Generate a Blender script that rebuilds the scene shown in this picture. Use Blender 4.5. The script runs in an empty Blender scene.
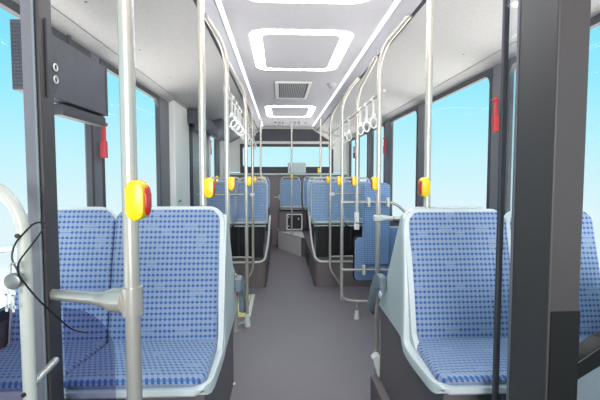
import bpy, bmesh, math, random
from mathutils import Vector, Matrix
random.seed(4)
PI = math.pi
SC = bpy.context.scene
COL = SC.collection

# ------------------------------------------------------------ camera
CX, CZ = -0.155, 1.40
cd = bpy.data.cameras.new('camera'); cam = bpy.data.objects.new('camera', cd); COL.objects.link(cam)
cd.sensor_width = 36.0; cd.lens = 25.2; cd.clip_start = 0.02
cam.location = (CX, 0, CZ)
cam.rotation_euler = (math.radians(90 - 3.4), 0, math.radians(-2.72))
SC.camera = cam
# ------------------------------------------------------------ world
w = bpy.data.worlds.new('sky'); SC.world = w; w.use_nodes = True
nt = w.node_tree; nt.nodes.clear()
wo = nt.nodes.new('ShaderNodeOutputWorld'); bg = nt.nodes.new('ShaderNodeBackground')
tc = nt.nodes.new('ShaderNodeTexCoord'); sx = nt.nodes.new('ShaderNodeSeparateXYZ'); cr = nt.nodes.new('ShaderNodeValToRGB')
mr = nt.nodes.new('ShaderNodeMapRange')
mr.inputs['From Min'].default_value = -0.3; mr.inputs['From Max'].default_value = 0.7
nt.links.new(tc.outputs['Generated'], sx.inputs[0]); nt.links.new(sx.outputs['Z'], mr.inputs['Value'])
nt.links.new(mr.outputs[0], cr.inputs[0]); nt.links.new(cr.outputs[0], bg.inputs[0])
# world brightened below the horizon, added to throw light up at the ceiling
m2 = nt.nodes.new('ShaderNodeMapRange'); m2.interpolation_type = 'SMOOTHSTEP'
m2.inputs['From Min'].default_value = -0.16; m2.inputs['From Max'].default_value = -0.45; m2.inputs['To Min'].default_value = 1.0; m2.inputs['To Max'].default_value = 5.5
nt.links.new(sx.outputs['Z'], m2.inputs['Value']); nt.links.new(m2.outputs[0], bg.inputs[1])
nt.links.new(bg.outputs[0], wo.inputs[0])
e = cr.color_ramp.elements
e[0].position = 0.0; e[0].color = (0.95, 0.93, 0.90, 1)
e[1].position = 1.0; e[1].color = (0.45, 0.80, 1.0, 1)
for p, c in ((0.14, (0.78, 0.92, 0.96, 1)), (0.22, (0.76, 0.93, 0.98, 1)), (0.29, (0.66, 0.92, 0.98, 1)), (0.36, (0.54, 0.91, 1.0, 1)), (0.48, (0.33, 0.85, 1.0, 1)), (0.64, (0.20, 0.74, 0.94, 1))):
    k = e.new(p); k.color = c
bg.inputs[1].default_value = 1.0
SKY = bg
# ------------------------------------------------------------ exposure
SC.view_settings.view_transform = 'Standard'; SC.view_settings.look = 'None'
SC.view_settings.exposure = 0.0; SC.view_settings.gamma = 1.0; SC.view_settings.use_curve_mapping = False
# added area lamp behind the camera, standing in for windscreen daylight
ld = bpy.data.lights.new('windscreen_fill', 'AREA'); ld.shape = 'RECTANGLE'; ld.size = 3.0; ld.size_y = 2.2
ld.energy = 500; ld.color = (1.0, 0.985, 0.97)
lo = bpy.data.objects.new('windscreen_fill', ld); COL.objects.link(lo); lo.location = (0, -6.5, 1.9)
lo.rotation_euler = (math.radians(90), 0, 0)
CEIL_EMIT = 14.0; STRIP_EMIT = 1.0

# ------------------------------------------------------------ materials
M = {}
def srgb(r, g, b):
    f = lambda c: (c/255/12.92) if c/255 <= .04045 else ((c/255+.055)/1.055)**2.4
    return (f(r), f(g), f(b), 1)
def mat(name, rgb, rough=.5, metal=0, noise=0.0, scale=40, bump=0, emit=0, spec=.5, coat=0):
    m = bpy.data.materials.new(name); m.use_nodes = True; n = m.node_tree.nodes; l = m.node_tree.links
    b = n['Principled BSDF']; c = srgb(*rgb)
    b.inputs['Base Color'].default_value = c; b.inputs['Roughness'].default_value = rough; b.inputs['Metallic'].default_value = metal
    b.inputs['Specular IOR Level'].default_value = spec
    if coat: b.inputs['Coat Weight'].default_value = coat
    if noise or bump:
        t = n.new('ShaderNodeTexCoord'); nz = n.new('ShaderNodeTexNoise'); nz.inputs['Scale'].default_value = scale; nz.inputs['Detail'].default_value = 3
        l.new(t.outputs['Object'], nz.inputs['Vector'])
        if noise:
            r = n.new('ShaderNodeValToRGB'); r.color_ramp.elements[0].position = .3; r.color_ramp.elements[1].position = .7
            r.color_ramp.elements[0].color = tuple(x*(1-noise) for x in c[:3])+(1,)
            r.color_ramp.elements[1].color = tuple(min(1, x*(1+noise)) for x in c[:3])+(1,)
            l.new(nz.outputs[0], r.inputs[0]); l.new(r.outputs[0], b.inputs['Base Color'])
        if bump:
            bp = n.new('ShaderNodeBump'); bp.inputs['Strength'].default_value = bump; bp.inputs['Distance'].default_value = .002
            l.new(nz.outputs[0], bp.inputs['Height']); l.new(bp.outputs[0], b.inputs['Normal'])
    if emit:
        b.inputs['Emission Color'].default_value = c; b.inputs['Emission Strength'].default_value = emit
    M[name] = m; return m
mat('ceiling_white', (196, 193, 199), .55, noise=.03, scale=30)
mat('panel_grey', (184, 182, 181), .6, noise=.06, scale=60)
mat('panel_white', (236, 236, 232), .45, noise=.02, scale=6)
mat('panel_dark', (96, 98, 108), .55, noise=.05)
mat('pillar_grey', (108, 108, 116), .5, noise=.05, scale=80, bump=.1)
mat('window_rubber', (58, 58, 64), .5)
mat('post_brown', (72, 67, 68), .45, noise=.08, scale=220, bump=.15, spec=.35)
mat('post_shade', (8, 8, 9), .8)
mat('glass_dark', (72, 72, 82), .5, noise=.15, scale=8)
mat('chrome', (206, 199, 190), .27, metal=.5, noise=.02, scale=15)
mat('steel_white', (230, 229, 225), .35, noise=.02)
mat('handrail_cream', (198, 198, 190), .35, noise=.02)
mat('shell_grey', (208, 213, 213), .42, noise=.02, scale=10)
mat('arm_grey', (120, 130, 138), .45)
mat('podium_grey', (118, 107, 109), .7, noise=.14, scale=260)
mat('island_grey', (222, 216, 216), .6, noise=.1, scale=120)
mat('bulkhead_grey', (154, 142, 145), .6, noise=.07, scale=40)
mat('black', (24, 23, 25), .5, noise=.1, scale=20)
mat('yellow', (252, 214, 4), .35, coat=.2)
mat('red', (222, 26, 38), .35)
mat('hammer_red', (196, 62, 70), .45, noise=.05)
mat('yellow_floor', (252, 240, 150), .6, noise=.08, scale=90)
mat('white_line', (236, 236, 226), .6)
mat('light_ring', (244, 252, 255), .4, emit=CEIL_EMIT)
mat('light_strip', (240, 250, 252), .4, emit=STRIP_EMIT)
mat('rubber_black', (14, 14, 15), .45)
mat('lock_grey', (132, 134, 134), .35, metal=.5, noise=.05)
mat('key_white', (228, 230, 228), .3, metal=.3)
mat('vent_grey', (176, 176, 180), .6)
mat('paper_white', (214, 222, 222), .6, noise=.02)
mat('mottled', (150, 148, 146), .35, noise=.35, scale=28)
mat('green_mark', (60, 140, 80), .5)
mat('screw', (70, 66, 64), .4, metal=.6)

def floor_mat():
    m = mat('floor_vinyl', (134, 125, 130), .48, noise=.03, scale=2.2, bump=.0, spec=.4)
    n = m.node_tree.nodes; l = m.node_tree.links; b = n['Principled BSDF']
    t = n.new('ShaderNodeTexCoord'); s = n.new('ShaderNodeSeparateXYZ'); l.new(t.outputs['Object'], s.inputs[0])
    a = n.new('ShaderNodeMath'); a.operation = 'ABSOLUTE'; l.new(s.outputs['X'], a.inputs[0])
    c = n.new('ShaderNodeMath'); c.operation = 'COMPARE'; c.inputs[1].default_value = .43; c.inputs[2].default_value = .0018; l.new(a.outputs[0], c.inputs[0])
    mx = n.new('ShaderNodeMix'); mx.data_type = 'RGBA'
    src = b.inputs['Base Color'].links[0].from_socket
    l.new(src, mx.inputs[6]); mx.inputs[7].default_value = srgb(140, 130, 134)
    l.new(c.outputs[0], mx.inputs[0]); l.new(mx.outputs[2], b.inputs['Base Color'])
floor_mat()

def fabric(name, pu, pv, base, dot, line, keep=.42):
    m = bpy.data.materials.new(name); m.use_nodes = True; n = m.node_tree.nodes; l = m.node_tree.links; b = n['Principled BSDF']
    b.inputs['Roughness'].default_value = .9; b.inputs['Specular IOR Level'].default_value = .15
    b.inputs['Sheen Weight'].default_value = .15
    uv = n.new('ShaderNodeUVMap'); uv.uv_map = 'cloth'; s = n.new('ShaderNodeSeparateXYZ'); l.new(uv.outputs[0], s.inputs[0])
    def mth(op, a, b_=None, c=None):
        q = n.new('ShaderNodeMath'); q.operation = op
        for i, v in enumerate((a, b_, c)):
            if v is None: continue
            if isinstance(v, (int, float)): q.inputs[i].default_value = v
            else: l.new(v, q.inputs[i])
        return q.outputs[0]
    us = mth('DIVIDE', s.outputs['X'], pu); vs = mth('DIVIDE', s.outputs['Y'], pv)
    du = mth('ABSOLUTE', mth('SUBTRACT', mth('FRACT', us), .5)); dv = mth('ABSOLUTE', mth('SUBTRACT', mth('FRACT', vs), .5))
    d = mth('MULTIPLY', mth('LESS_THAN', du, .25), mth('LESS_THAN', dv, .25))
    cv = n.new('ShaderNodeCombineXYZ'); l.new(mth('MULTIPLY', mth('FLOOR', us), .21), cv.inputs[0]); l.new(mth('MULTIPLY', mth('FLOOR', vs), .83), cv.inputs[1])
    nz = n.new('ShaderNodeTexNoise'); nz.inputs['Scale'].default_value = 1.0; nz.inputs['Detail'].default_value = 0; l.new(cv.outputs[0], nz.inputs['Vector'])
    d = mth('MULTIPLY', d, mth('GREATER_THAN', nz.outputs[0], keep))
    d = mth('MULTIPLY', d, .85)
    # slim bars joining some dots along a row
    bars = mth('MULTIPLY', mth('LESS_THAN', dv, .11), .85)
    nz2 = n.new('ShaderNodeTexNoise'); nz2.inputs['Scale'].default_value = 900; l.new(uv.outputs[0], nz2.inputs['Vector'])
    d2 = mth('MAXIMUM', mth('MAXIMUM', d, mth('MULTIPLY', bars, .5)), mth('MULTIPLY', mth('LESS_THAN', du, .09), .22))
    m1 = n.new('ShaderNodeMix'); m1.data_type = 'RGBA'; m1.inputs[6].default_value = srgb(*base); m1.inputs[7].default_value = srgb(*line)
    l.new(mth('MULTIPLY', mth('LESS_THAN', mth('ABSOLUTE', mth('SUBTRACT', mth('FRACT', mth('MULTIPLY', vs, 2.0)), .5)), .14), mth('GREATER_THAN', dv, .2)), m1.inputs[0])
    m2 = n.new('ShaderNodeMix'); m2.data_type = 'RGBA'; l.new(m1.outputs[2], m2.inputs[6]); m2.inputs[7].default_value = srgb(*dot); l.new(d2, m2.inputs[0])
    m3 = n.new('ShaderNodeMix'); m3.data_type = 'RGBA'; m3.blend_type = 'MULTIPLY'; m3.inputs[0].default_value = .25
    l.new(m2.outputs[2], m3.inputs[6]); l.new(nz2.outputs[0], m3.inputs[7]); l.new(m3.outputs[2], b.inputs['Base Color'])
    bp = n.new('ShaderNodeBump'); bp.inputs['Strength'].default_value = .25; bp.inputs['Distance'].default_value = .001
    l.new(nz2.outputs[0], bp.inputs['Height']); l.new(bp.outputs[0], b.inputs['Normal'])
    M[name] = m
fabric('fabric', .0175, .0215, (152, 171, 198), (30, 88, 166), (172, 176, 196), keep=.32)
fabric('fabric_lit', .0175, .0215, (172, 194, 222), (92, 130, 186), (186, 202, 226), keep=.34)  # rear seat cloth, colour lightened to make up for weak light there
fabric('fabric_rib', .016, .020, (146, 174, 212), (56, 104, 174), (168, 190, 218), keep=.1)

def glass(name, tint, refl, rough=.02):
    m = bpy.data.materials.new(name); m.use_nodes = True; n = m.node_tree.nodes; l = m.node_tree.links
    n.remove(n['Principled BSDF']); o = n['Material Output']
    t = n.new('ShaderNodeBsdfTransparent'); t.inputs[0].default_value = tint
    g = n.new('ShaderNodeBsdfGlossy'); g.inputs['Roughness'].default_value = rough; g.inputs[0].default_value = (.9, .95, 1, 1)
    fr = n.new('ShaderNodeFresnel'); fr.inputs[0].default_value = 1.35
    mu = n.new('ShaderNodeMath'); mu.operation = 'MULTIPLY'; mu.inputs[1].default_value = refl; l.new(fr.outputs[0], mu.inputs[0])
    mx = n.new('ShaderNodeMixShader'); l.new(mu.outputs[0], mx.inputs[0]); l.new(t.outputs[0], mx.inputs[1]); l.new(g.outputs[0], mx.inputs[2]); l.new(mx.outputs[0], o.inputs[0])
    M[name] = m
glass('window_glass', (.99, 1, 1, 1), .006)
glass('tinted_glass', (.74, .73, .80, 1), .3)
glass('screen_glass', (.95, .97, .98, 1), .12)

# ------------------------------------------------------------ mesh helpers
def obj(name, bm, m, parent=None, smooth=False, label=None):
    me = bpy.data.meshes.new(name); bmesh.ops.recalc_face_normals(bm, faces=bm.faces); bm.to_mesh(me); bm.free()
    for k in (m if isinstance(m, (list, tuple)) else [m]): me.materials.append(M[k] if isinstance(k, str) else k)
    if smooth:
        for p in me.polygons: p.use_smooth = True
        try: me.set_sharp_from_angle(angle=math.radians(40))
        except Exception: pass
    o = bpy.data.objects.new(name, me); COL.objects.link(o)
    if parent is not None: o.parent = parent
    if label: o['label'] = label
    return o
def thing(name, label, cat, loc=(0, 0, 0), rz=0, group=None):
    o = bpy.data.objects.new(name, None); COL.objects.link(o); o.location = loc; o.rotation_euler = (0, 0, rz)
    o.empty_display_size = .05
    o['label'] = label; o['category'] = cat
    if group: o['group'] = group
    return o
def tag(o, label, cat, group=None):
    o['label'] = label; o['category'] = cat
    if group: o['group'] = group
    return o
def struct(o): o['kind'] = 'structure'; return o
def dup(root, loc, rz=None, label=None, group=None):
    r = root.copy(); COL.objects.link(r); r.location = loc
    if rz is not None: r.rotation_euler = (0, 0, rz)
    if label: r['label'] = label
    if group: r['group'] = group
    for ch in list(root.children):
        c = ch.copy(); COL.objects.link(c); c.parent = r
        for g in list(ch.children):
            d = g.copy(); COL.objects.link(d); d.parent = c
    return r
def NB(): return bmesh.new()
def box(bm, x0, x1, y0, y1, z0, z1, bev=0, seg=2, mi=0):
    vs = [bm.verts.new((x, y, z)) for x in (x0, x1) for y in (y0, y1) for z in (z0, z1)]
    fs = [bm.faces.new([vs[i] for i in f]) for f in ((0, 1, 3, 2), (4, 6, 7, 5), (0, 4, 5, 1), (2, 3, 7, 6), (0, 2, 6, 4), (1, 5, 7, 3))]
    for f in fs: f.material_index = mi
    if bev:
        es = list({e for f in fs for e in f.edges})
        bmesh.ops.bevel(bm, geom=es, offset=bev, segments=seg, profile=.5, affect='EDGES')
    return fs
def fillet(pts, r, n=6):
    pts = [Vector(p) for p in pts]; out = [pts[0]]
    for i in range(1, len(pts)-1):
        a, b, c = pts[i-1], pts[i], pts[i+1]
        d1 = (a-b); d2 = (c-b); rr = r[i-1] if isinstance(r, (list, tuple)) else r
        rr = min(rr, d1.length*.49, d2.length*.49); p1 = b+d1.normalized()*rr; p2 = b+d2.normalized()*rr
        for k in range(n+1):
            t = k/n; out.append(p1*(1-t)**2 + b*2*t*(1-t) + p2*t*t)
    out.append(pts[-1]); return out
def tube(bm, pts, r, seg=14, closed=False, caps=True, radii=None):
    pts = [Vector(p) for p in pts]; n = len(pts); rings = []
    def tan(i):
        if closed: return (pts[(i+1) % n]-pts[i-1]).normalized()
        if i == 0: return (pts[1]-pts[0]).normalized()
        if i == n-1: return (pts[-1]-pts[-2]).normalized()
        return (pts[i+1]-pts[i-1]).normalized()
    t0 = tan(0); up = Vector((0, 0, 1)) if abs(t0.z) < .9 else Vector((1, 0, 0))
    nrm = (up - t0*up.dot(t0)).normalized()
    for i in range(n):
        t = tan(i); nrm = (nrm - t*nrm.dot(t)).normalized(); bi = t.cross(nrm)
        rr = radii[i] if radii else r
        rings.append([bm.verts.new(pts[i] + (nrm*math.cos(2*PI*k/seg)+bi*math.sin(2*PI*k/seg))*rr) for k in range(seg)])
    m = n if closed else n-1
    for i in range(m):
        a, b = rings[i], rings[(i+1) % n]
        for k in range(seg): bm.faces.new((a[k], a[(k+1) % seg], b[(k+1) % seg], b[k]))
    if caps and not closed:
        bm.faces.new(rings[0][::-1]); bm.faces.new(rings[-1])
def ellip(bm, c, rx, ry, rz, u=14, v=10):
    bmesh.ops.create_uvsphere(bm, u_segments=u, v_segments=v, radius=1, matrix=Matrix.Translation(c) @ Matrix.Diagonal((rx, ry, rz, 1)))
def prism(bm, poly, axis, a, b, bev=0):
    """poly in the two other axes, extruded along axis from a to b"""
    def P(p, t):
        if axis == 'x': return (t, p[0], p[1])
        if axis == 'y': return (p[0], t, p[1])
        return (p[0], p[1], t)
    A = [bm.verts.new(P(p, a)) for p in poly]; B = [bm.verts.new(P(p, b)) for p in poly]
    fs = [bm.faces.new(A), bm.faces.new(B[::-1])]
    for i in range(len(poly)):
        j = (i+1) % len(poly); fs.append(bm.faces.new((A[i], A[j], B[j], B[i])))
    if bev:
        es = list(set(fs[0].edges) | set(fs[1].edges))
        bmesh.ops.bevel(bm, geom=es, offset=bev, segments=2, profile=.5, affect='EDGES')
def rrect(x0, x1, y0, y1, r, n=5):
    out = []
    for cx, cy, a0 in ((x1-r, y1-r, 0), (x0+r, y1-r, 90), (x0+r, y0+r, 180), (x1-r, y0+r, 270)):
        for k in range(n+1):
            a = math.radians(a0+90*k/n); out.append((cx+r*math.cos(a), cy+r*math.sin(a)))
    return out
def ringprism(bm, outer, inner, axis, a, b):
    def P(p, t):
        if axis == 'x': return (t, p[0], p[1])
        if axis == 'y': return (p[0], t, p[1])
        return (p[0], p[1], t)
    n = len(outer)
    vs = [[bm.verts.new(P(p, t)) for p in L] for L in (outer, inner) for t in (a, b)]
    oa, ob, ia, ib = vs
    for i in range(n):
        j = (i+1) % n
        bm.faces.new((oa[i], oa[j], ia[j], ia[i])); bm.faces.new((ob[i], ib[i], ib[j], ob[j]))
        bm.faces.new((oa[i], ob[i], ob[j], oa[j])); bm.faces.new((ia[i], ia[j], ib[j], ib[i]))
def pad(bm, prof, x0f, x1f, thick, puff, rtop, rbot, back=0.0, cols=14, rows=22, flare0=0.0, flare1=0.0, edge=.018, shear=0.0, vs=1.0):
    """upholstered pad following a (y,z) profile; the cloth UV layer is in metres"""
    P = [Vector((0, a, b)) for a, b in prof]; L = [0]
    for i in range(1, len(P)): L.append(L[-1]+(P[i]-P[i-1]).length)
    T = L[-1]
    def at(s):
        s = min(max(s, 0), T)
        for i in range(1, len(P)):
            if s <= L[i]+1e-9:
                t = (s-L[i-1])/(L[i]-L[i-1]); p = P[i-1].lerp(P[i], t); return p
        return P[-1]
    uvl = bm.loops.layers.uv.get('cloth') or bm.loops.layers.uv.new('cloth')
    us = [-1, -.985, -.95, -.9] + [-.8+1.6*k/(cols) for k in range(cols+1)] + [.9, .95, .985, 1]
    ss = [0, .003, .008, .016, .028, .045] + [T*k/rows for k in range(2, rows-1)] + [T-.045, T-.028, T-.016, T-.008, T-.003, T]
    ss = sorted(ss)
    F, B = [], []
    uvd = {}
    for s in ss:
        q = at(s); d = (at(s+.01)-at(s-.01)).normalized(); nrm = Vector((0, -d.z, d.y))
        ins = 0
        if s < rbot: ins = rbot-math.sqrt(max(0, rbot**2-(rbot-s)**2))
        if T-s < rtop: ins = rtop-math.sqrt(max(0, rtop**2-(rtop-(T-s))**2))
        fl = 1-s/T
        xa = x0f+ins-flare0*fl; xb = x1f-ins+flare1*fl; mid = (xa+xb)/2; hw = (xb-xa)/2
        rf, rb = [], []
        for u in us:
            x = mid+hw*u; de = min(hw*(1-abs(u)), s, T-s)
            g = 1 if de >= edge else math.sqrt(max(0, 1-(1-de/edge)**2))
            bulge = puff*(1-u*u)*(1-(2*s/T-1)**2)
            v = bm.verts.new((x, q.y, q.z)); v.co += nrm*(thick*g+bulge); uvd[v] = (x, s); rf.append(v)
            v = bm.verts.new((x, q.y, q.z)); v.co -= nrm*back; uvd[v] = (x, s); rb.append(v)
        F.append(rf); B.append(rb)
    n, m = len(ss), len(us)
    fc = []
    for i in range(n-1):
        for j in range(m-1):
            fc.append(bm.faces.new((F[i][j], F[i][j+1], F[i+1][j+1], F[i+1][j])))
            fc.append(bm.faces.new((B[i][j], B[i+1][j], B[i+1][j+1], B[i][j+1])))
        fc.append(bm.faces.new((F[i][0], F[i+1][0], B[i+1][0], B[i][0]))); fc.append(bm.faces.new((F[i][-1], B[i][-1], B[i+1][-1], F[i+1][-1])))
    for j in range(m-1):
        fc.append(bm.faces.new((F[0][j], B[0][j], B[0][j+1], F[0][j+1]))); fc.append(bm.faces.new((F[-1][j], F[-1][j+1], B[-1][j+1], B[-1][j])))
    for f in fc:
        for lp in f.loops:
            u_, v_ = uvd[lp.vert]; lp[uvl].uv = (u_+v_*shear, v_*vs)

# ------------------------------------------------------------ setting: shell of the bus
Y0, Y1, WX = -1.7, 8.55, 1.225
WT, WB = 2.09, 0.86
b = NB(); box(b, -WX, WX, Y0, Y1+.1, -.06, 0); struct(obj('floor', b, 'floor_vinyl'))
b = NB(); box(b, -.47, .47, Y0, Y1, 2.35, 2.40)
for s in (-1, 1):
    prism(b, [(s*.515, 2.35), (s*.58, 2.285), (s*.60, 2.31), (s*.515, 2.40)], 'y', Y0, Y1)
    box(b, min(s*.47, s*.515), max(s*.47, s*.515), Y0, Y1, 2.3555, 2.40)
ceil = struct(obj('ceiling', b, 'ceiling_white'))
for i, s in enumerate((-1, 1)):
    b = NB(); box(b, min(s*.475, s*.503), max(s*.475, s*.503), Y0+.01, Y1-.3, 2.347, 2.355)
    tag(obj('strip_light', b, 'light_strip'), 'long narrow glowing light strip along the %s edge of the ceiling panel' % ('left' if s < 0 else 'right'), 'light')
    side = 'left' if s < 0 else 'right'
    b = NB(); prism(b, [(s*.583, 2.283), (s*1.15, 2.14), (s*1.165, 2.16), (s*.60, 2.31)], 'y', Y0, Y1)
    pn = struct(obj('trim_%d' % (i+1), b, 'panel_grey'))
    for q in range(9):
        yy = 1.25+q*.72; b = NB()
        xx = s*1.02; ellip(b, (xx, yy, 2.283-(abs(xx)-.583)*.252), .006, .006, .003, 8, 6); obj('screw', b, 'screw', pn)
    b = NB(); prism(b, [(s*1.153, 2.137), (s*1.222, WT+.006), (s*1.25, WT+.02), (s*1.165, 2.165)], 'y', Y0, Y1)
    struct(obj('trim_%d' % (i+3), b, 'panel_grey'))
    # dark channel where the rails are fixed
    b = NB(); prism(b, [(s*.572, 2.286), (s*.590, 2.279), (s*.592, 2.285), (s*.575, 2.292)], 'y', Y0, Y1); struct(obj('trim_%d' % (i+5), b, 'window_rubber'))

b = NB(); box(b, -WX, WX, Y0-.05, Y0, 0, 1.0); struct(obj('wall_front', b, 'podium_grey'))
# windows: (y0,y1) openings in each side wall
WIN = {-1: [(.10, 1.18), (1.26, 2.45), (2.60, 3.80), (6.42, 7.10)], 1: [(.10, 1.22), (1.34, 2.51), (2.715, 3.95), (4.185, 5.22), (5.52, 6.30), (6.60, 7.42), (7.64, 8.25)]}
wn = 1
for s in (-1, 1):
    side = 'left' if s < 0 else 'right'
    xa, xb = min(s*WX, s*(WX+.03)), max(s*WX, s*(WX+.03))
    b = NB(); box(b, xa, xb, Y0, Y1, 0, WB)
    struct(obj('wall_%s' % side, b, 'podium_grey'))
    b = NB(); box(b, xa, xb, Y0, Y1, WT, 2.22); struct(obj('wall_%s_header' % side, b, 'pillar_grey'))
    prev = Y0; edges = []
    for (a, c) in WIN[s]: edges.append((prev, a)); prev = c
    edges.append((prev, Y1))
    b = NB()
    for k, (a, c) in enumerate(edges):
        if s < 0 and abs(a-3.80) < .01:
            box(b, xa, xb, 3.80, 4.16, WB, WT); box(b, xa, xb, 4.70, 4.78, WB, WT); box(b, xa, xb, 6.24, 6.42, WB, WT)
        elif k == 0: continue
        elif k == len(edges)-1:
            box(b, xa, xb, a, a+.5 if s < 0 else a+.12, WB, WT)
        else: box(b, xa-.004, xb+.004, a, c, WB, WT)
    struct(obj('wall_%s_pillars' % side, b, 'pillar_grey'))
    for (a, c) in WIN[s]:
        b = NB(); t = .035
        ringprism(b, rrect(a-.015, c+.015, WB-.02, WT+.0, .002), rrect(a+t*.4, c-t*.4, WB+t*.6, WT-t, .07), 'x', s*(WX-.008), s*(WX+.022))
        f = struct(obj('window_%d' % wn, b, 'window_rubber'))
        b = NB(); box(b, min(s*1.236, s*1.240), max(s*1.236, s*1.240), a, c, WB, WT); obj('pane', b, 'window_glass', f)
        wn += 1
# white upright panel beyond the second left window, mottled door leaf beyond it
b = NB(); box(b, -1.235, -1.17, 4.15, 4.72, .0, 2.12, .01); pn = struct(obj('wall_left_panel', b, 'panel_white'))
b = NB()
for k, dx in enumerate((0, .03, .06, .085, .105)): box(b, -1.1695, -1.168, 4.24+dx, 4.255+dx, 1.128, 1.128+(.022 if k % 2 else .016))
obj('green_marking', b, 'green_mark', pn)
b = NB(); box(b, -1.20, -1.17, 4.74, 4.79, 0, 2.1); box(b, -1.20, -1.17, 6.19, 6.24, 0, 2.1); box(b, -1.20, -1.17, 4.79, 6.19, 2.0, 2.1); box(b, -1.20, -1.17, 4.79, 6.19, 0, .1)
d = struct(obj('door_1', b, 'steel_white'))
b = NB(); box(b, -1.195, -1.185, 4.79, 6.19, .1, 2.0); obj('door_leaf', b, 'mottled', d)
b = NB(); box(b, -1.184, -1.17, 4.83, 4.98, .1, 2.0); obj('brush_seal', b, 'black', d)
b = NB(); box(b, -1.20, -1.06, 4.74, 6.3, 1.97, 2.12, .01); box(b, -1.10, -1.04, 4.74, 4.95, 1.88, 2.0, .008); tube(b, [(-1.07, 4.84, 1.95), (-1.07, 6.19, 1.95)], .014)
obj('door_mechanism', b, 'glass_dark', d)
b = NB(); box(b, -1.235, -1.18, 7.55, Y1, .3, 2.12, .005); struct(obj('wall_left_rear_panel', b, 'panel_white'))
b = NB(); box(b, 1.19, 1.235, 8.37, Y1, .3, 2.12, .005); struct(obj('wall_right_rear_panel', b, 'panel_white'))
b = NB(); prism(b, [(-.95, 2.175), (-1.15, 2.12), (-1.215, 2.04), (-1.215, 1.99), (-1.16, 2.03), (-.93, 2.15)], 'y', 5.9, 8.5); struct(obj('trim_7', b, 'panel_dark'))

# rear wall with its window, header glass and lower bulkhead
b = NB()
prism(b, [(-1.225, 1.46), (-.93, 1.46), (-.93, 2.0), (-1.225, 2.0)], 'y', 8.47, 8.55)
prism(b, [(1.225, 1.46), (.90, 1.46), (.90, 2.0), (1.225, 2.0)], 'y', 8.47, 8.55)
prism(b, [(-1.225, 2.0), (1.225, 2.0), (1.225, 2.12), (.56, 2.30), (.47, 2.35), (-.47, 2.35), (-.56, 2.30), (-1.225, 2.12)], 'y', 8.47, 8.55)
wr = struct(obj('wall_rear', b, 'panel_white'))
b = NB(); prism(b, [(-.86, 2.075), (.86, 2.075), (.56, 2.27), (.50, 2.315), (-.50, 2.315), (-.56, 2.27)], 'y', 8.445, 8.468); obj('header_screen', b, 'glass_dark', wr)
b = NB(); box(b, -WX, WX, 8.46, 8.55, 0, 1.44); struct(obj('wall_rear_bulkhead', b, 'bulkhead_grey'))
b = NB(); ringprism(b, rrect(-.95, .92, 1.44, 2.02, .01), rrect(-.90, .87, 1.565, 1.965, .05), 'y', 8.455, 8.54)
f = struct(obj('window_%d' % wn, b, 'window_rubber')); b = NB(); box(b, -.92, .90, 8.50, 8.506, 1.5, 2.0); obj('pane', b, 'window_glass', f)
b = NB(); box(b, -WX+.01, WX-.01, 8.36, 8.455, 1.40, 1.435, .006); struct(obj('trim_8', b, 'shell_grey'))
b = NB(); box(b, .0, .36, 8.37, 8.44, 1.437, 1.645, .012); o = obj('document_box', b, 'paper_white')
b = NB(); box(b, .15, .21, 8.364, 8.37, 1.50, 1.56, .002); obj('latch', b, 'shell_grey', o)
tag(o, 'pale grey box on the ledge below the rear window', 'box')

# ------------------------------------------------------------ podiums
def podium(name, poly, z, label=None, m='podium_grey'):
    b = NB(); prism(b, poly, 'z', 0.0, z); return struct(obj(name, b, m))
LXF, RXF = -.435, .345
podium('trim_9', [(LXF, .55), (LXF, 2.25), (-WX, 2.25), (-WX, .55)], .29)
podium('trim_10', [(RXF, .95), (RXF, 2.25), (WX, 2.25), (WX, .95)], .29)
def rc(x, y, cx, cy, r, n=6):  # rounded corner helper
    pts = []
    for k in range(n+1):
        t = k/n; a = Vector((x, cy)); c = Vector((cx, y)); p = a*(1-t)**2+Vector((x, y))*2*t*(1-t)+c*t*t; pts.append((p.x, p.y))
    return pts
podium('trim_11', [(-.33, Y1-.1), *rc(-.33, 5.16, -.42, 5.25, .1), (-WX, 5.16), (-WX, Y1-.1)], .32)
podium('trim_12', [(-.19, Y1-.1), (-.19, 7.95), (.21, 7.17), (.275, 7.05), *rc(.275, 5.16, .365, 5.25, .1), (WX, 5.16), (WX, Y1-.1)], .32)
b = NB(); prism(b, [(-.192, 8.44), (-.192, 7.945), (.20, 7.16), (.26, 7.165), (.26, 8.44)], 'z', .322, .334); obj('x', b, 'island_grey'); o = bpy.data.objects['x']; o.name = 'trim_13'; struct(o)
b = NB(); tube(b, [(-.197, 8.44, .34), (-.197, 7.945, .34), (.20, 7.15, .34)], .009, 8); struct(obj('trim_14', b, 'steel_white', smooth=True))
b = NB(); prism(b, [(-.1975, 7.935), (.203, 7.14), (.207, 7.146), (-.1905, 7.945)], 'z', .002, .318); struct(obj('trim_15', b, 'island_grey'))
b = NB(); prism(b, [(6.35, 0.02), (6.95, 0.02), (6.95, .2), (6.8, .26), (6.5, .26), (6.35, .2)], 'x', .266, .278); struct(obj('trim_16', b, 'black'))
# pale edge trims of the rear podium fronts, turning up at the aisle
for s, xf, nm in ((-1, -.335, 'trim_17'), (1, .28, 'trim_18')):
    b = NB()
    tube(b, fillet([(s*1.2, 5.150, .325), (xf+s*.015, 5.150, .325), (xf-s*.02, 5.45, .50), (xf-s*.045, 5.60, .86)], [.10, .15]), .013, 8)
    struct(obj(nm, b, 'steel_white', smooth=True))
# white corner wedges of the front podiums
for x0, s, nm in ((-.425, -1, 'trim_19'), (.344, 1, 'trim_20')):
    b = NB(); prism(b, [(x0, .405), (x0+s*.022, .425), (x0+s*.040, .42), (x0+s*.040, .30), (x0+s*.032, .30)], 'y', 2.20, 2.25, .003); struct(obj(nm, b, 'steel_white'))

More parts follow.
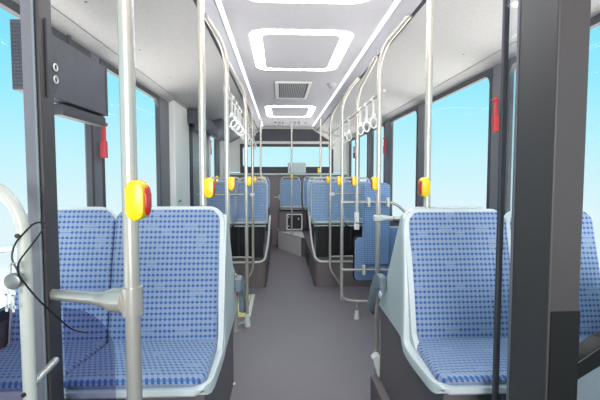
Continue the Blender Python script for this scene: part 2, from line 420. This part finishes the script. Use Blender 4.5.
# ------------------------------------------------------------ seats
def make_seat(name, label, kind, W=.415, group=None, f0=0, f1=0, g0=.01, g1=.01):
    """local: x centred, front edge at y=0 looking along -y, cushion top at z=0"""
    t = thing(name, label, 'seat', group=group); hw = W/2; cloth = 'fabric' if kind == 'near' else 'fabric_lit'
    H = .508 if kind == 'near' else .49
    cush = [(.006, .004), (.010, .010), (.022, .016), (.09, .008), (.25, -.008), (.36, -.014), (.425, -.012)]
    back = [(.396, -.016), (.405, .05), (.425, .13), (.455, .27), (.485, .38), (.515, H)]
    b = NB(); pad(b, cush, -hw, hw, .018, .004, .006, .055, .004, flare0=f0, flare1=f1, shear=.42, vs=.85); obj('cushion', b, cloth, t, True)
    b = NB(); pad(b, back, -hw, hw, .020, .006, .055, .006, .004); obj('backrest', b, cloth, t, True)
    # moulded shell behind the pads
    sh = [(.006, -.018), (.000, -.006), (.012, -.002), (.09, -.008), (.25, -.026), (.36, -.032), (.410, -.020), (.420, .05), (.430, .13), (.460, .27), (.490, .38), (.522, H+.006), (.524, H+.011)]
    b = NB(); pad(b, sh, -hw-g0, hw+g1, .012, 0, .07, .07, .022, flare0=f0, flare1=f1, edge=.008); obj('shell', b, 'shell_grey', t, True)
    if kind == 'far':
        b = NB(); tube(b, fillet([(-hw+.005, .50, H-.09), (-hw+.035, .525, H+.058), (hw-.035, .525, H+.058), (hw-.005, .50, H-.09)], .05), .013, 10)
        obj('grab_handle', b, 'shell_grey', t, True)
        for sx_ in (-1, 1):
            b = NB(); tube(b, fillet([(sx_*.15, .05, -.07), (sx_*.15, .07, -.30), (sx_*.15, .12, -.47)], .05), .014, 8); obj('leg', b, 'window_rubber', t, True)
        b = NB(); box(b, -hw, hw, .0, .40, -.058, -.044, .004); obj('seat_frame', b, 'shell_grey', t)
    return t
ZL, ZR = .750, .735
nearL = make_seat('bus_seat', 'blue patterned seat nearest on the left, beside the aisle and behind the front pole', 'near', .428, f1=.02, g0=.001, g1=.018)
nearL.location = (-.616, 1.25, ZL)
o = make_seat('bus_seat', 'blue patterned window seat nearest on the left, partly hidden by the dark post', 'near', .37, g0=.016, g1=.001)
o.location = (-1.017, 1.25, ZL)
nearR = make_seat('bus_seat', 'blue patterned seat nearest on the right, beside the aisle with a pale side panel', 'near', .424, f0=.05, g0=.018, g1=.001)
nearR.location = (.600, 1.25, ZR)
o2 = dup(o, (1.012, 1.25, ZR), label='blue patterned window seat nearest on the right, partly hidden by the wide brown pillar')
def side_panel(seat, xw, s):
    lx, ly, lz = seat.location
    poly = [(1.77, 1.235), (1.80, 1.225), (1.917, 1.051), (2.057, .849), (2.195, .705), (1.867, .700), (1.579, .678), (1.565, .72), (1.63, .76), (1.66, .90), (1.705, 1.06)]
    b = NB(); prism(b, [(p[0]-ly, p[1]-lz) for p in poly], 'x', xw-lx, xw-lx+s*.022, .004); obj('side_panel', b, 'shell_grey', seat)
side_panel(nearL, -.378, -1); side_panel(nearR, .370, 1)
for st, sgn in ((nearL, -1), (nearR, 1)):
    for dx in (.11,) if sgn > 0 else (-.05,):
        b = NB(); tube(b, fillet([(dx-.05*sgn, .10, -.06), (dx+.0, .06, -.10), (dx+.02*sgn, .06, -.30), (dx+.02*sgn, .06, -.474)], .05), .017, 10); obj('leg', b, 'steel_white', st, True)
# pedestals under the near seats
def pedestal(x0, x1, label):
    b = NB(); box(b, x0, x1, 1.33 if x0 > 0 else 1.36, 2.20, .291, .684, .006); tag(obj('seat_pedestal', b, 'podium_grey'), label, 'pedestal')
pedestal(-1.2, -.405, 'dark speckled box carrying the nearest seats on the left')
pedestal(.385, 1.2, 'dark speckled box carrying the nearest seats on the right')
# rear-facing seats back to back with the near ones
def rear_facing(x, label, side, buckle):
    t = make_seat('rear_facing_seat', label, 'near', .40); t.location = (x, 2.42, ZR+.0); t.rotation_euler = (0, 0, PI)
    # armrest, hinged at the backrest, in local coordinates (x mirrored by the half turn)
    ax = -.263 if side > 0 else .263
    b = NB(); prism(b, [(.40, .10), (.40, .16), (.33, .165), (.25, .14), (.15, .03), (.095, -.07), (.115, -.10), (.15, -.08), (.21, .01), (.27, .08)], 'x', ax-.016, ax+.016, .007)
    a = obj('armrest', b, 'arm_grey', t, True)
    if buckle:
        b = NB(); box(b, ax+.012, ax+.032, .195, .23, .030, .085, .004); obj('belt_buckle', b, 'red', t)
        b = NB(); box(b, ax-.012, ax+.012, .205, .22, -.06, .032, .003); obj('belt_strap', b, 'arm_grey', t)
    return t
rear_facing(-.625, 'rear facing seat behind the nearest left seat, with grey armrest and red buckle', 1, True)
rear_facing(.615, 'rear facing seat behind the nearest right seat, with grey armrest', -1, False)

# seats of the raised rear section
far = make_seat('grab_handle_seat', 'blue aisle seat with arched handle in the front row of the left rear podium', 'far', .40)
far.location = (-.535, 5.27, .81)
ROWS = [(-.965, 5.27, 'blue window seat with arched handle in the front row of the left rear podium'),
        (.475, 5.27, 'blue aisle seat with arched handle in the front row of the right rear podium'),
        (.905, 5.27, 'blue window seat in the front row of the right rear podium behind the poles'),
        (-.56, 6.35, 'blue aisle seat in the second row of the left rear podium'),
        (-.99, 6.35, 'blue window seat in the second row of the left rear podium'),
        (.50, 6.36, 'blue aisle seat in the second row of the right rear podium'),
        (.93, 6.36, 'blue window seat in the second row of the right rear podium'),
        (.053, 7.86, 'blue middle seat of the back row, facing down the aisle'),
        (.505, 7.86, 'blue back row seat just right of the middle seat'),
        (.94, 7.86, 'blue back row seat in the right rear corner'),
        (-.56, 7.86, 'blue back row seat left of the aisle end')]
for x, y, lb in ROWS:
    c = dup(far, (x, y, .81), label=lb)
    if abs(x-.053) < .001:
        for ch in list(c.children):
            if ch.name.startswith('leg'): bpy.data.objects.remove(ch)
        b = NB(); tube(b, [(-.205, .35, .16), (-.33, .30, .16)], .009, 8); tube(b, [(-.225, .35, .11), (-.225, .35, .21)], .012, 8); obj('armrest', b, 'shell_grey', c, True)
# pedestal with hatch under the middle seat
t = thing('engine_hatch_box', 'grey box with black framed hatch under the middle back seat', 'box', (.05, 7.9, .334))
b = NB(); box(b, -.22, .225, .0, .52, .0, .385, .004); obj('casing', b, 'podium_grey', t)
b = NB(); ringprism(b, rrect(-.085, .215, .03, .335, .02), rrect(-.065, .195, .05, .315, .015), 'y', -.018, .0); obj('hatch_frame', b, 'steel_white', t)
b = NB(); box(b, -.066, .196, -.008, .0, .05, .316); h = obj('hatch', b, 'black', t)
b = NB(); box(b, .13, .155, -.014, -.008, .22, .26, .002); obj('hatch_lock', b, 'steel_white', h)
for z in (.09, .26):
    b = NB(); box(b, -.05, -.035, -.014, -.008, z, z+.03, .002); obj('hinge', b, 'steel_white', h)
# black blocks added as painted shade under the rear podium seats
for x0, x1, lb in ((-1.19, -.38, 'black block standing in for shade under the front row seats of the left rear podium'), (.33, 1.19, 'black block standing in for shade under the front row seats of the right rear podium')):
    b = NB(); box(b, x0, x1, 5.50, 5.66, .322, .735, .004); t = tag(obj('under_seat_shade', b, 'black'), lb, 'box')
    b = NB()
    for k in range(9): box(b, x0+.08+k*.075, x0+.088+k*.075, 5.492, 5.499, .36, .66)
    obj('block_bars', b, 'rubber_black', t)

# ------------------------------------------------------------ poles, rails, buttons
R = .0158
def pole(pts, rad, label, foot=None, r=R, brackets=(), group=None, base=None):
    p0 = pts[-1]; t = thing('grab_pole', label, 'pole', (p0[0], p0[1], p0[2]), group=group)
    L = lambda p: (p[0]-p0[0], p[1]-p0[1], p[2]-p0[2])
    b = NB(); tube(b, [L(p) for p in fillet(pts, rad, 10)], r, 16); obj('tube', b, 'chrome', t, True)
    for z in brackets:
        # clamp collar on the vertical run nearest that height
        pv = min((p for p in pts[1:]), key=lambda p: abs(p[2]-z)); q = L((pv[0], pv[1], z))
        b = NB(); tube(b, [(q[0], q[1], q[2]-.02), (q[0], q[1], q[2]+.02)], r+.006, 16); obj('clamp', b, 'chrome', t, True)
    if foot == 'cone':
        b = NB(); tube(b, [(0, 0, 0), (0, 0, .03), (0, 0, .12)], r, 14, radii=[.030, .028, .019]); obj('foot', b, 'steel_white', t, True)
    if foot == 'flange':
        b = NB(); tube(b, [(0, 0, 0), (0, 0, .008), (0, 0, .012)], r, 18, radii=[.04, .04, .02]); obj('flange', b, 'chrome', t, True)
    return t
# local bends: straight post, then bent forward to the ceiling edge
def bent(x, y, s, ztop_y, zb, label, foot=None, br=(), zbend=2.20, xo=.568):
    return pole([(s*xo, ztop_y, 2.288), (x, y, zbend), (x, y, zb)], .16, label, foot, brackets=br)
pL0 = pole([(-.492, .96, 2.36), (-.492, .96, .0)], .1, 'thick silver pole closest to the camera on the left, with yellow stop button', 'flange', .0172)
pole([(-.492, 1.86, 2.36), (-.492, 1.86, .684)], .1, 'silver pole rising behind the nearest left seat', 'flange')
pole([(.520, 1.90, 2.345), (.520, 1.90, .684)], .1, 'silver pole rising behind the nearest right seat', 'flange')
bent(-.497, 2.75, -1, 2.42, 0, 'bent silver pole with clamp just beyond the nearest left seat', 'flange', (1.10, 1.95))
bent(.495, 2.75, 1, 2.36, 0, 'bent silver pole with clamps just beyond the nearest right seat', 'flange', (1.12, 1.95, .20))
bent(-.462, 3.84, -1, 3.35, 0, 'bent silver pole standing on a white cone foot by the yellow floor patch', 'cone', (1.95,), 2.13)
bent(.560, 3.88, 1, 3.15, .90, 'bent silver pole ending above the folded seat, with white end bracket', None, (1.95,), 2.16)
bent(.442, 4.02, 1, 3.85, .18, 'bent silver pole carrying the tube frame of the wheelchair backrest', None, (), 2.13)
# left/right poles before the rear podium with kinked bottoms
def kink(x, s, label, yt):
    pole([(s*.566, yt, 2.288), (x, 5.08, 2.14), (x, 5.08, .24), (x+s*.15, 5.09, .03), (x+s*.15, 5.09, .0)], [.16, .08, .02], label, None, brackets=(1.95,))
kink(-.485, -1, 'bent silver pole in front of the left rear podium with kinked lower end', 4.8)
kink(.455, 1, 'bent silver pole in front of the right rear podium with kinked lower end', 4.7)
pole([(-.47, 6.95, 2.36), (-.47, 6.95, .32)], .1, 'silver pole between the second and back rows left of the aisle', 'flange')
pole([(.52, 6.99, 2.35), (.52, 6.99, .32)], .1, 'silver pole between the second and back rows right of the aisle', 'flange')
pole([(.055, 7.58, 2.35), (.055, 7.58, .334)], .1, 'thin silver pole standing at the end of the aisle before the middle back seat', 'flange', .0165)

# buttons
def make_button():
    t = thing('stop_button', '', 'button')
    b = NB(); prism(b, rrect(-.013, .024, -.044, .044, .0175, 8), 'y', -.030, .024, .006); obj('housing', b, 'yellow', t, True)
    b = NB(); prism(b, rrect(-.016, .021, -.034, .030, .0175, 8), 'x', .020, .028, .003); obj('push_button', b, 'red', t, True)
    return t
btn = make_button(); used = False
BT = [(-.474, .945, 0, 'yellow stop button with red face on the thick pole nearest the camera'),
      (-.468, 1.85, 0, 'yellow stop button on the pole behind the nearest left seat'),
      (-.473, 2.74, 0, 'yellow stop button on the bent pole with clamp beyond the nearest left seat'),
      (-.440, 3.83, 0, 'yellow stop button on the cone footed pole by the yellow floor patch'),
      (-.462, 5.07, 0, 'yellow stop button on the kinked pole before the left rear podium'),
      (.508, 1.885, PI, 'yellow stop button with red left face on the pole behind the nearest right seat'),
      (.472, 2.74, PI, 'yellow stop button with red left face on the bent pole beyond the nearest right seat'),
      (.536, 3.87, PI, 'yellow stop button on the pole that ends above the folded seat'),
      (.418, 4.01, PI, 'yellow stop button on the pole carrying the tube frame'),
      (.431, 5.07, PI, 'yellow stop button on the kinked pole before the right rear podium'),
      (.050, 7.56, 0, 'small yellow stop button on the pole in front of the middle back seat'),
      (.495, 6.98, PI, 'small yellow stop button on the right pole between the last rows, highest of all'),
      (-.452, 6.94, 0, 'small yellow stop button on the left pole between the last rows'),
      (-1.19, 6.95, 0, 'yellow stop button on the left wall pillar in the rear section')]
for i, (x, y, rz, lb) in enumerate(BT):
    z = 1.345 + (.13 if 'highest' in lb else 0) + (.03 if 'middle' in lb else 0)
    if i == 0: btn.location = (x, y, z); btn['label'] = lb
    else: dup(btn, (x, y, z), rz, lb)

# overhead rails with strap handles
def rail(x, ys, label):
    b = NB(); tube(b, [(x, ys[0], 1.95), (x, ys[1], 1.95)], .0125, 12); o = tag(obj('overhead_rail', b, 'chrome', smooth=True), label, 'rail'); return o
rail(-.497, (2.75, 5.9), 'long silver rail holding the strap handles on the left')
rail(.525, (2.75, 5.9), 'long silver rail holding the strap handles on the right')
def make_strap(x, y):
    t = thing('strap_handle', '', 'handle', (x, y, 1.95))
    b = NB(); tube(b, [(0, -.022, 0), (0, .022, 0)], .018, 14); obj('slide_ring', b, 'steel_white', t, True)
    b = NB(); box(b, -.006, -.003, -.012, .012, -.115, -.012); box(b, .003, .006, -.012, .012, -.115, -.012); box(b, -.012, .012, -.014, .014, -.13, -.105, .003); obj('strap', b, 'steel_white', t)
    b = NB(); tube(b, [(0.030*math.sin(a), .026*math.sin(a), -.170-.038*math.cos(a)) for a in [2*PI*k/24 for k in range(24)]], .0065, 8, closed=True); obj('grip_ring', b, 'steel_white', t, True)
    return t
GL = 'white strap handles on the left rail'; GR = 'white strap handles on the right rail'
base = make_strap(-.497, 3.05); base['group'] = GL
base['label'] = 'frontmost white strap handle on the left rail'
for k, y in enumerate((3.27, 3.5, 3.68, 4.05, 4.3, 4.55, 4.8, 5.3, 5.6)):
    dup(base, (-.497, y, 1.95), label='white ring strap handle hanging in the row on the left rail', group=GL)
for k, y in enumerate((3.05, 3.3, 3.55, 4.15, 4.42, 4.7, 5.25, 5.45, 5.65)):
    dup(base, (.525, y, 1.95), label='frontmost white strap handle on the right rail' if k == 0 else 'white ring strap handle hanging in the row on the right rail', group=GR)

# cross rails
def crail(pts, r, rad, label, ends=()):
    b = NB(); tube(b, fillet(pts, rad), r, 12); o = tag(obj('cross_rail', b, 'chrome', smooth=True), label, 'rail')
    for p in ends:
        b = NB(); box(b, p[0]-.028, p[0]+.028, p[1]-.024, p[1]+.024, p[2]-.021, p[2]+.021, .008); obj('clamp', b, 'steel_white', o)
    return o
crail([(-.50, .965, 1.114), (-.60, 1.01, 1.106), (-.765, 1.13, 1.084)], .0150, .05, 'silver arm rail clamped between the nearest pole and the dark left post')
o = bpy.data.objects['cross_rail']
b = NB(); tube(b, [(-.492, .96, 1.114-.032), (-.492, .96, 1.114+.032)], .0235, 18); tube(b, [(-.505, .962, 1.114), (-.54, .975, 1.112), (-.56, .985, 1.110), (-.585, 1.0, 1.107)], .02, 14, radii=[.029, .028, .02, .0165]); obj('clamp', b, 'chrome', o, True)
crail([(.495, 2.75, 1.115), (.60, 2.74, 1.112), (.72, 2.70, 1.11)], .0135, .04, 'short silver arm from the bent right pole to the nearest right seat', ((.495, 2.75, 1.115),))
b = NB(); tube(b, [(.51, 2.75, 1.115), (.59, 2.74, 1.112)], .02, 10, radii=[.024, .014]); obj('collar', b, 'steel_white', bpy.data.objects['cross_rail.001'], True)
crail([(-1.15, 5.09, 1.165), (-.47, 5.09, 1.165)], .0125, .04, 'silver guard rail in front of the left rear podium seats', ((-.49, 5.08, 1.165),))
crail([(1.15, 5.09, 1.172), (.455, 5.09, 1.172)], .0125, .04, 'silver guard rail in front of the right rear podium seats', ((.475, 5.08, 1.172),))
crail([(-1.15, 5.09, .40), (-.485, 5.09, .40)], .012, .04, 'low silver rail just above the left rear podium edge')
crail([(1.15, 5.09, .40), (.455, 5.09, .40)], .012, .04, 'low silver rail just above the right rear podium edge')
crail([(-.462, 3.84, .045), (-.52, 3.78, .045), (-.56, 3.74, .045)], .010, .03, 'short floor link between the cone foot and the thick grey stub')
b = NB(); tube(b, [(-.56, 3.72, 0), (-.56, 3.72, .52)], .026, 14); tube(b, [(-.56, 3.72, .0), (-.56, 3.72, .012)], .045, 14)
tube(b, fillet([(-.56, 3.72, .50), (-.60, 3.72, .62), (-.75, 3.72, .64)], .06), .018, 12)
tag(obj('support_stub', b, 'chrome', smooth=True), 'thick grey floor support behind the left armrest', 'support')

# ------------------------------------------------------------ wheelchair backrest and folded seat on a tube frame
YF = 3.97
t = thing('wheelchair_backrest', 'tall blue ribbed padded backrest on a silver tube frame, right side', 'backrest', (.62, YF, 0))
def q(x, y, z): return (x-.62, y-YF, z)
b = NB()
tube(b, fillet([q(.442, YF+.03, .50), q(.442, YF+.03, .19), q(.60, YF+.02, .175), q(.90, YF, .175)], [.14, .05]), .0145, 12); obj('frame_tube', b, 'chrome', t, True)
b = NB(); tube(b, fillet([q(.442, YF+.02, 1.14), q(.94, YF, 1.14), q(1.04, YF-.05, 1.04)], .08), .0125, 12); obj('frame_tube', b, 'chrome', t, True)
b = NB(); tube(b, [q(.442, YF+.02, .485), q(.90, YF, .485)], .0125, 12); obj('frame_tube', b, 'chrome', t, True)
b = NB(); pad(b, [(.062, .52), (.060, .66), (.058, .9), (.056, 1.2), (.055, 1.325)], .03, .292, .025, .004, .05, .03, .03); obj('pad', b, 'fabric_rib', t, True)
for x in (.07, .255):
    b = NB(); box(b, x-.012, x+.012, -.03, .035, 1.095, 1.185, .006); obj('clamp', b, 'steel_white', t)
b = NB(); box(b, .016, .04, -.03, .03, .44, .535, .006); obj('clamp', b, 'steel_white', t)
b = NB(); tube(b, [(-.03, .02, .175), (-.03, .02, .0)], .02, 12, radii=[.010, .012]); obj('foot_tube', b, 'chrome', t, True)
b = NB(); tube(b, [(-.03, .02, .0), (-.03, .02, .012), (-.03, .02, .085)], .02, 12, radii=[.027, .026, .017]); obj('foot', b, 'steel_white', t, True)
b = NB(); box(b, -.060-.021, -.060+.021, -.09-.016, -.09+.016, .955, 1.055, .006); box(b, -.083, -.037, -.108, -.072, .89, .945, .006); obj('end_bracket', b, 'steel_white', t)
def folding_seat(label, loc, board, hgt):
    t = thing('folding_seat', label, 'seat', loc)
    b = NB(); pad(b, [(.0, .0), (-.006, .1), (-.01, .25), (-.005, hgt)], -.165, .165, .032, .006, .05, .04, .01); obj('cushion', b, 'fabric_rib', t, True)
    b = NB(); pad(b, [(.02, -.010), (.014, .1), (.01, .25), (.015, hgt+.010)], -.177, .175, .006, 0, .05, .05, .012, edge=.01); obj('cushion_board', b, board, t, True)
    b = NB(); box(b, -.05, .10, .035, .10, -.02, .05, .004); box(b, .03, .06, .04, .08, loc[2]*-1+.001, .0); obj('mount', b, 'podium_grey', t)
folding_seat('blue ribbed seat cushion folded upright below the tall backrest', (.742, YF+.10, .36), 'rubber_black', .43)
folding_seat('second blue folded seat with pale rim, beside the wall behind the tall backrest', (1.04, YF+.13, .42), 'shell_grey', .46)

# ------------------------------------------------------------ foreground posts
t = thing('partition_post', 'wide dark brown vertical post at the right with shade painted black low on its front', 'post', (.473, .94, 0))
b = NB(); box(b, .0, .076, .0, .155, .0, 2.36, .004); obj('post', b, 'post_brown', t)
b = NB(); box(b, .006, .076, -.003, .0, .0, 1.08); obj('shade_strip', b, 'post_shade', t)  # shade on the lower front face, painted as a black strip
b = NB(); box(b, -.002, .012, .156, .166, .0, 2.36, .002); obj('edge_lip', b, 'pillar_grey', t)
t = thing('glass_partition', 'clear glass partition strip with dark edge beside the wide brown post', 'partition', (.473, 1.115, 0))
b = NB(); box(b, .0, .008, .002, .052, .02, 2.34); obj('glass_pane', b, 'screen_glass', t)
b = NB(); box(b, -.004, .012, .052, .064, .0, 2.36, .002); obj('edge_profile', b, 'window_rubber', t)
t = thing('driver_partition', 'low grey panel with black top edge to the right of the brown post', 'partition', (.545, .96, 0))
b = NB(); prism(b, [(.0, 0), (.66, 0), (.66, 1.08), (.30, 1.04), (.08, .95), (.0, .90)], 'y', .0, .03); obj('panel', b, 'arm_grey', t)
b = NB(); prism(b, [(-.0, .90), (.08, .95), (.30, 1.04), (.66, 1.08), (.66, 1.12), (.30, 1.085), (.08, 1.0), (.0, .945)], 'y', -.012, .04, .003); obj('top_edge', b, 'rubber_black', t)

t = thing('door_post', 'dark grey vertical post at the left holding the arm rail', 'post', (-.755, 1.095, 0))
b = NB(); box(b, -.042, -.010, .0, .065, .0, 2.36, .004); obj('front_profile', b, 'pillar_grey', t)
b = NB(); box(b, -.010, .0, .004, .068, .0, 2.36, .003); obj('side_profile', b, 'post_brown', t)
b = NB(); box(b, -.0125, -.0075, -.004, .0, .0, 2.36); obj('edge_highlight', b, 'arm_grey', t)  # highlight along the post corner, painted as a thin paler strip
b = NB(); prism(b, [(.030, 1.60), (.072, 1.62), (.084, 1.65), (.084, 1.69), (.072, 1.74), (.030, 1.80)], 'x', .001, .006); h = obj('hinge_plate', b, 'window_rubber', t)
for z in (1.652, 1.684):
    b = NB(); tube(b, [(.008, .064+.009*math.cos(a), z+.009*math.sin(a)) for a in [2*PI*k/16 for k in range(16)]], .0022, 6, closed=True); obj('bolt_ring', b, 'steel_white', h, True)
t = thing('tinted_screen', 'tinted glass screen with rounded top corner beside the dark left post', 'screen', (-.755, 1.17, 0))
b = NB(); pl = [(.0, .30), (.135, .30), (.135, .90)] + [(.135-.12*(1-math.cos(math.radians(a))), .90+.13*math.sin(math.radians(a))) for a in range(10, 91, 10)] + [(.0, 1.035)]
prism(b, pl, 'y', .0, .006); obj('glass_pane', b, 'tinted_glass', t)
b = NB(); prism(b, [(-.42, .30), (-.062, .30), (-.062, 1.03), (-.30, 1.03), (-.42, .98)], 'y', .0, .006); obj('glass_pane', b, 'tinted_glass', t)
# door side handrail
t = thing('door_handrail', 'white curved handrail hoop in front of the dark left post', 'handrail', (-.721, .95, 0))
b = NB(); tube(b, fillet([(-.30, .0, 1.392), (.0, .0, 1.392), (.0, .0, .0)], .145, 12), .0140, 16); obj('rail_tube', b, 'handrail_cream', t, True)
for z in (1.268, .912):
    b = NB(); tube(b, [(.0-.004, -.0125, z), (.0-.004, -.019, z)], .0048, 12); obj('screw', b, 'screw', t, True)
b = NB(); tube(b, [(.005, .0, .925), (-.005, .12, .93)], .009, 10); obj('bracket', b, 'chrome', t, True)
b = NB(); tube(b, fillet([(-.22, .10, 1.18), (-.10, .07, 1.225), (-.004, .0, 1.24)], .05), .008, 10); obj('branch_tube', b, 'steel_white', t, True)
# padlock with cable and keys
t = thing('cable_lock', 'grey padlock with keys on a thin black cable by the left handrail', 'lock', (-.719, .915, 1.178))
b = NB(); prism(b, [(.0175*math.cos(a)-.007, .0175*math.sin(a)-.005) for a in [2*PI*k/20 for k in range(20)]], 'y', -.006, .008, .003); obj('lock_body', b, 'lock_grey', t, True)
b = NB(); tube(b, fillet([(-.012, .0, .008), (-.012, .0, .034), (.006, .0, .034), (.006, .0, .008)], .008), .0024, 8); obj('shackle', b, 'chrome', t, True)
b = NB(); tube(b, fillet([(.002, .0, .02), (-.010, .0, .045), (-.006, .01, .078), (.020, .04, .118), (.042, .05, .115), (.040, .0, .08), (.0, -.01, .025), (.03, .02, -.05), (.062, .10, -.15), (.09, .12, -.165)], .03), .0020, 8); obj('cable', b, 'rubber_black', t, True)
for dx, dz, rot in ((-.022, -.028, .1), (-.008, -.030, -.1)):
    b = NB(); prism(b, [(dx+.007*math.cos(a), dz+.007*math.sin(a)) for a in [2*PI*k/12 for k in range(12)]], 'y', -.002, .0); box(b, dx-.0025, dx+.0025, -.002, .0, dz-.042, dz-.004); box(b, dx, dx+.006, -.002, .0, dz-.034, dz-.028); obj('key', b, 'key_white', t)

# side display box below the roof edge on the left
t = thing('route_sign_box', 'dark grey box hanging under the roof edge in the first left window', 'sign', (-1.105, 1.60, 1.675))
b = NB(); box(b, -.025, .045, .0, .69, .035, .288, .004); obj('casing', b, 'glass_dark', t)
for yy in (.33, .60):
    b = NB(); box(b, -.119, -.02, yy, yy+.03, .26, .29, .003); box(b, -.119, -.105, yy, yy+.03, .26, .50, .003); obj('bracket', b, 'window_rubber', t)
b = NB(); box(b, -.020, .03, .25, .69, -.02, .028, .004); obj('lower_rail', b, 'window_rubber', t)
b = NB()
for i in range(6):
    for j in range(18): box(b, -.020+i*.010, -.015+i*.010, -.002, -.0, .05+j*.0128, .0545+j*.0128)
obj('speaker_grille', b, 'window_rubber', t)
for yy in (.66,):
    b = NB(); box(b, .0455, .0475, yy, yy+.006, .05, .28); obj('joint', b, 'window_rubber', t)

# emergency hammers
def make_hammer():
    t = thing('emergency_hammer', '', 'hammer')
    b = NB(); box(b, -.011, .011, -.012, .012, -.135, .03, .004); obj('handle', b, 'hammer_red', t)
    b = NB(); tube(b, [(.0, -.034, .045), (.0, .034, .045)], .011, 10, radii=[.007, .013]); box(b, -.012, .012, -.014, .014, .03, .058, .004); obj('head', b, 'hammer_red', t, True)
    b = NB(); box(b, -.016, .016, -.022, .018, -.155, -.055, .004); obj('holder', b, 'hammer_red', t)
    return t
hm = make_hammer(); HM = [(1.19, 2.59, 1.825, 'red emergency hammer on the pillar between the first two right windows'),
    (-1.19, 2.54, 1.655, 'red emergency hammer on the left pillar under the dark grey sign box'),
    (1.19, 5.38, 1.83, 'red emergency hammer on the right pillar seen right of the bent poles'),
    (1.19, 7.62, 1.86, 'red emergency hammer near the rear of the right wall, smallest one'),
    (-1.19, 6.36, 1.86, 'red emergency hammer on the left wall in the rear section')]
for i, (x, y, z, lb) in enumerate(HM):
    if i == 0: hm.location = (x, y, z); hm['label'] = lb
    else: dup(hm, (x, y, z), 0, lb)

# ------------------------------------------------------------ ceiling fittings
for y0, y1, lb in ((1.30, 2.375, 'glowing rounded ceiling light frame directly overhead, only its rear edge in view'), (2.81, 3.875, 'large glowing rounded ceiling light frame nearest in view'), (5.85, 6.95, 'smaller looking glowing ceiling light frame beyond the vent')):
    t = thing('ceiling_light', lb, 'light', (-.005, (y0+y1)/2, 2.35)); h = (y1-y0)/2
    b = NB(); ringprism(b, rrect(-.355, .355, -h, h, .12), rrect(-.272, .272, -h+.085, h-.07, .06), 'z', -.002, .0); obj('glowing_frame', b, 'light_ring', t)
    b = NB(); prism(b, rrect(-.271, .271, -h+.086, h-.071, .059), 'z', -.003, .0); obj('centre_panel', b, 'ceiling_white', t)
t = thing('ceiling_vent', 'rectangular slatted air vent in the ceiling between the light frames', 'vent', (-.015, 4.80, 2.35))
b = NB(); ringprism(b, rrect(-.19, .19, -.46, .46, .01), rrect(-.150, .160, -.42, .42, .008), 'z', -.012, .0); obj('frame', b, 'panel_white', t)
b = NB(); box(b, -.155, .165, -.43, .43, -.002, .0); obj('backing', b, 'screw', t)
b = NB()
for k in range(14): box(b, -.133+k*.020, -.122+k*.020, -.40, .40, -.012, -.003)
obj('louvre', b, 'vent_grey', t)
t = thing('dome_camera', 'small round white camera on the ceiling beside the right light strip', 'camera', (.39, 4.43, 2.35))
b = NB(); tube(b, [(0, 0, 0), (0, 0, -.02)], .045, 18); obj('base', b, 'ceiling_white', t, True)
b = NB(); ellip(b, (0, 0, -.022), .034, .034, .03); obj('dome', b, 'vent_grey', t, True)
b = NB(); tube(b, [(0, 0, 0), (0, 0, -.02)], .04, 14); ellip(b, (0, 0, -.02), .03, .03, .02); o = obj('smoke_detector', b, 'ceiling_white', smooth=True); o.location = (.32, 7.6, 2.35); tag(o, 'small round fitting on the ceiling beyond the last light frame', 'detector')
hk0 = None
for x in (-.235, -.165, -.095, .05, .12, .19):
    if hk0 is None:
        b = NB(); box(b, -.014, .014, -.03, .03, -.045, 0, .006); hk0 = obj('ceiling_nozzle', b, 'vent_grey'); o = hk0; tag(o, 'small grey nozzle in the row on the ceiling beyond the last light frame', 'nozzle', 'row of nozzles on the rear ceiling')
    else: o = hk0.copy(); COL.objects.link(o)
    o.location = (x, 7.6, 2.35)

# ------------------------------------------------------------ floor marking
b = NB(); box(b, -.90, -.50, 4.10, 4.86, .0, .004); o = obj('floor_marking', b, 'yellow_floor')
b = NB(); box(b, -.49, -.452, 4.10, 4.88, .0, .004); obj('white_border', b, 'white_line', o)
tag(o, 'pale yellow patch with white border on the floor left of the aisle', 'floor marking')
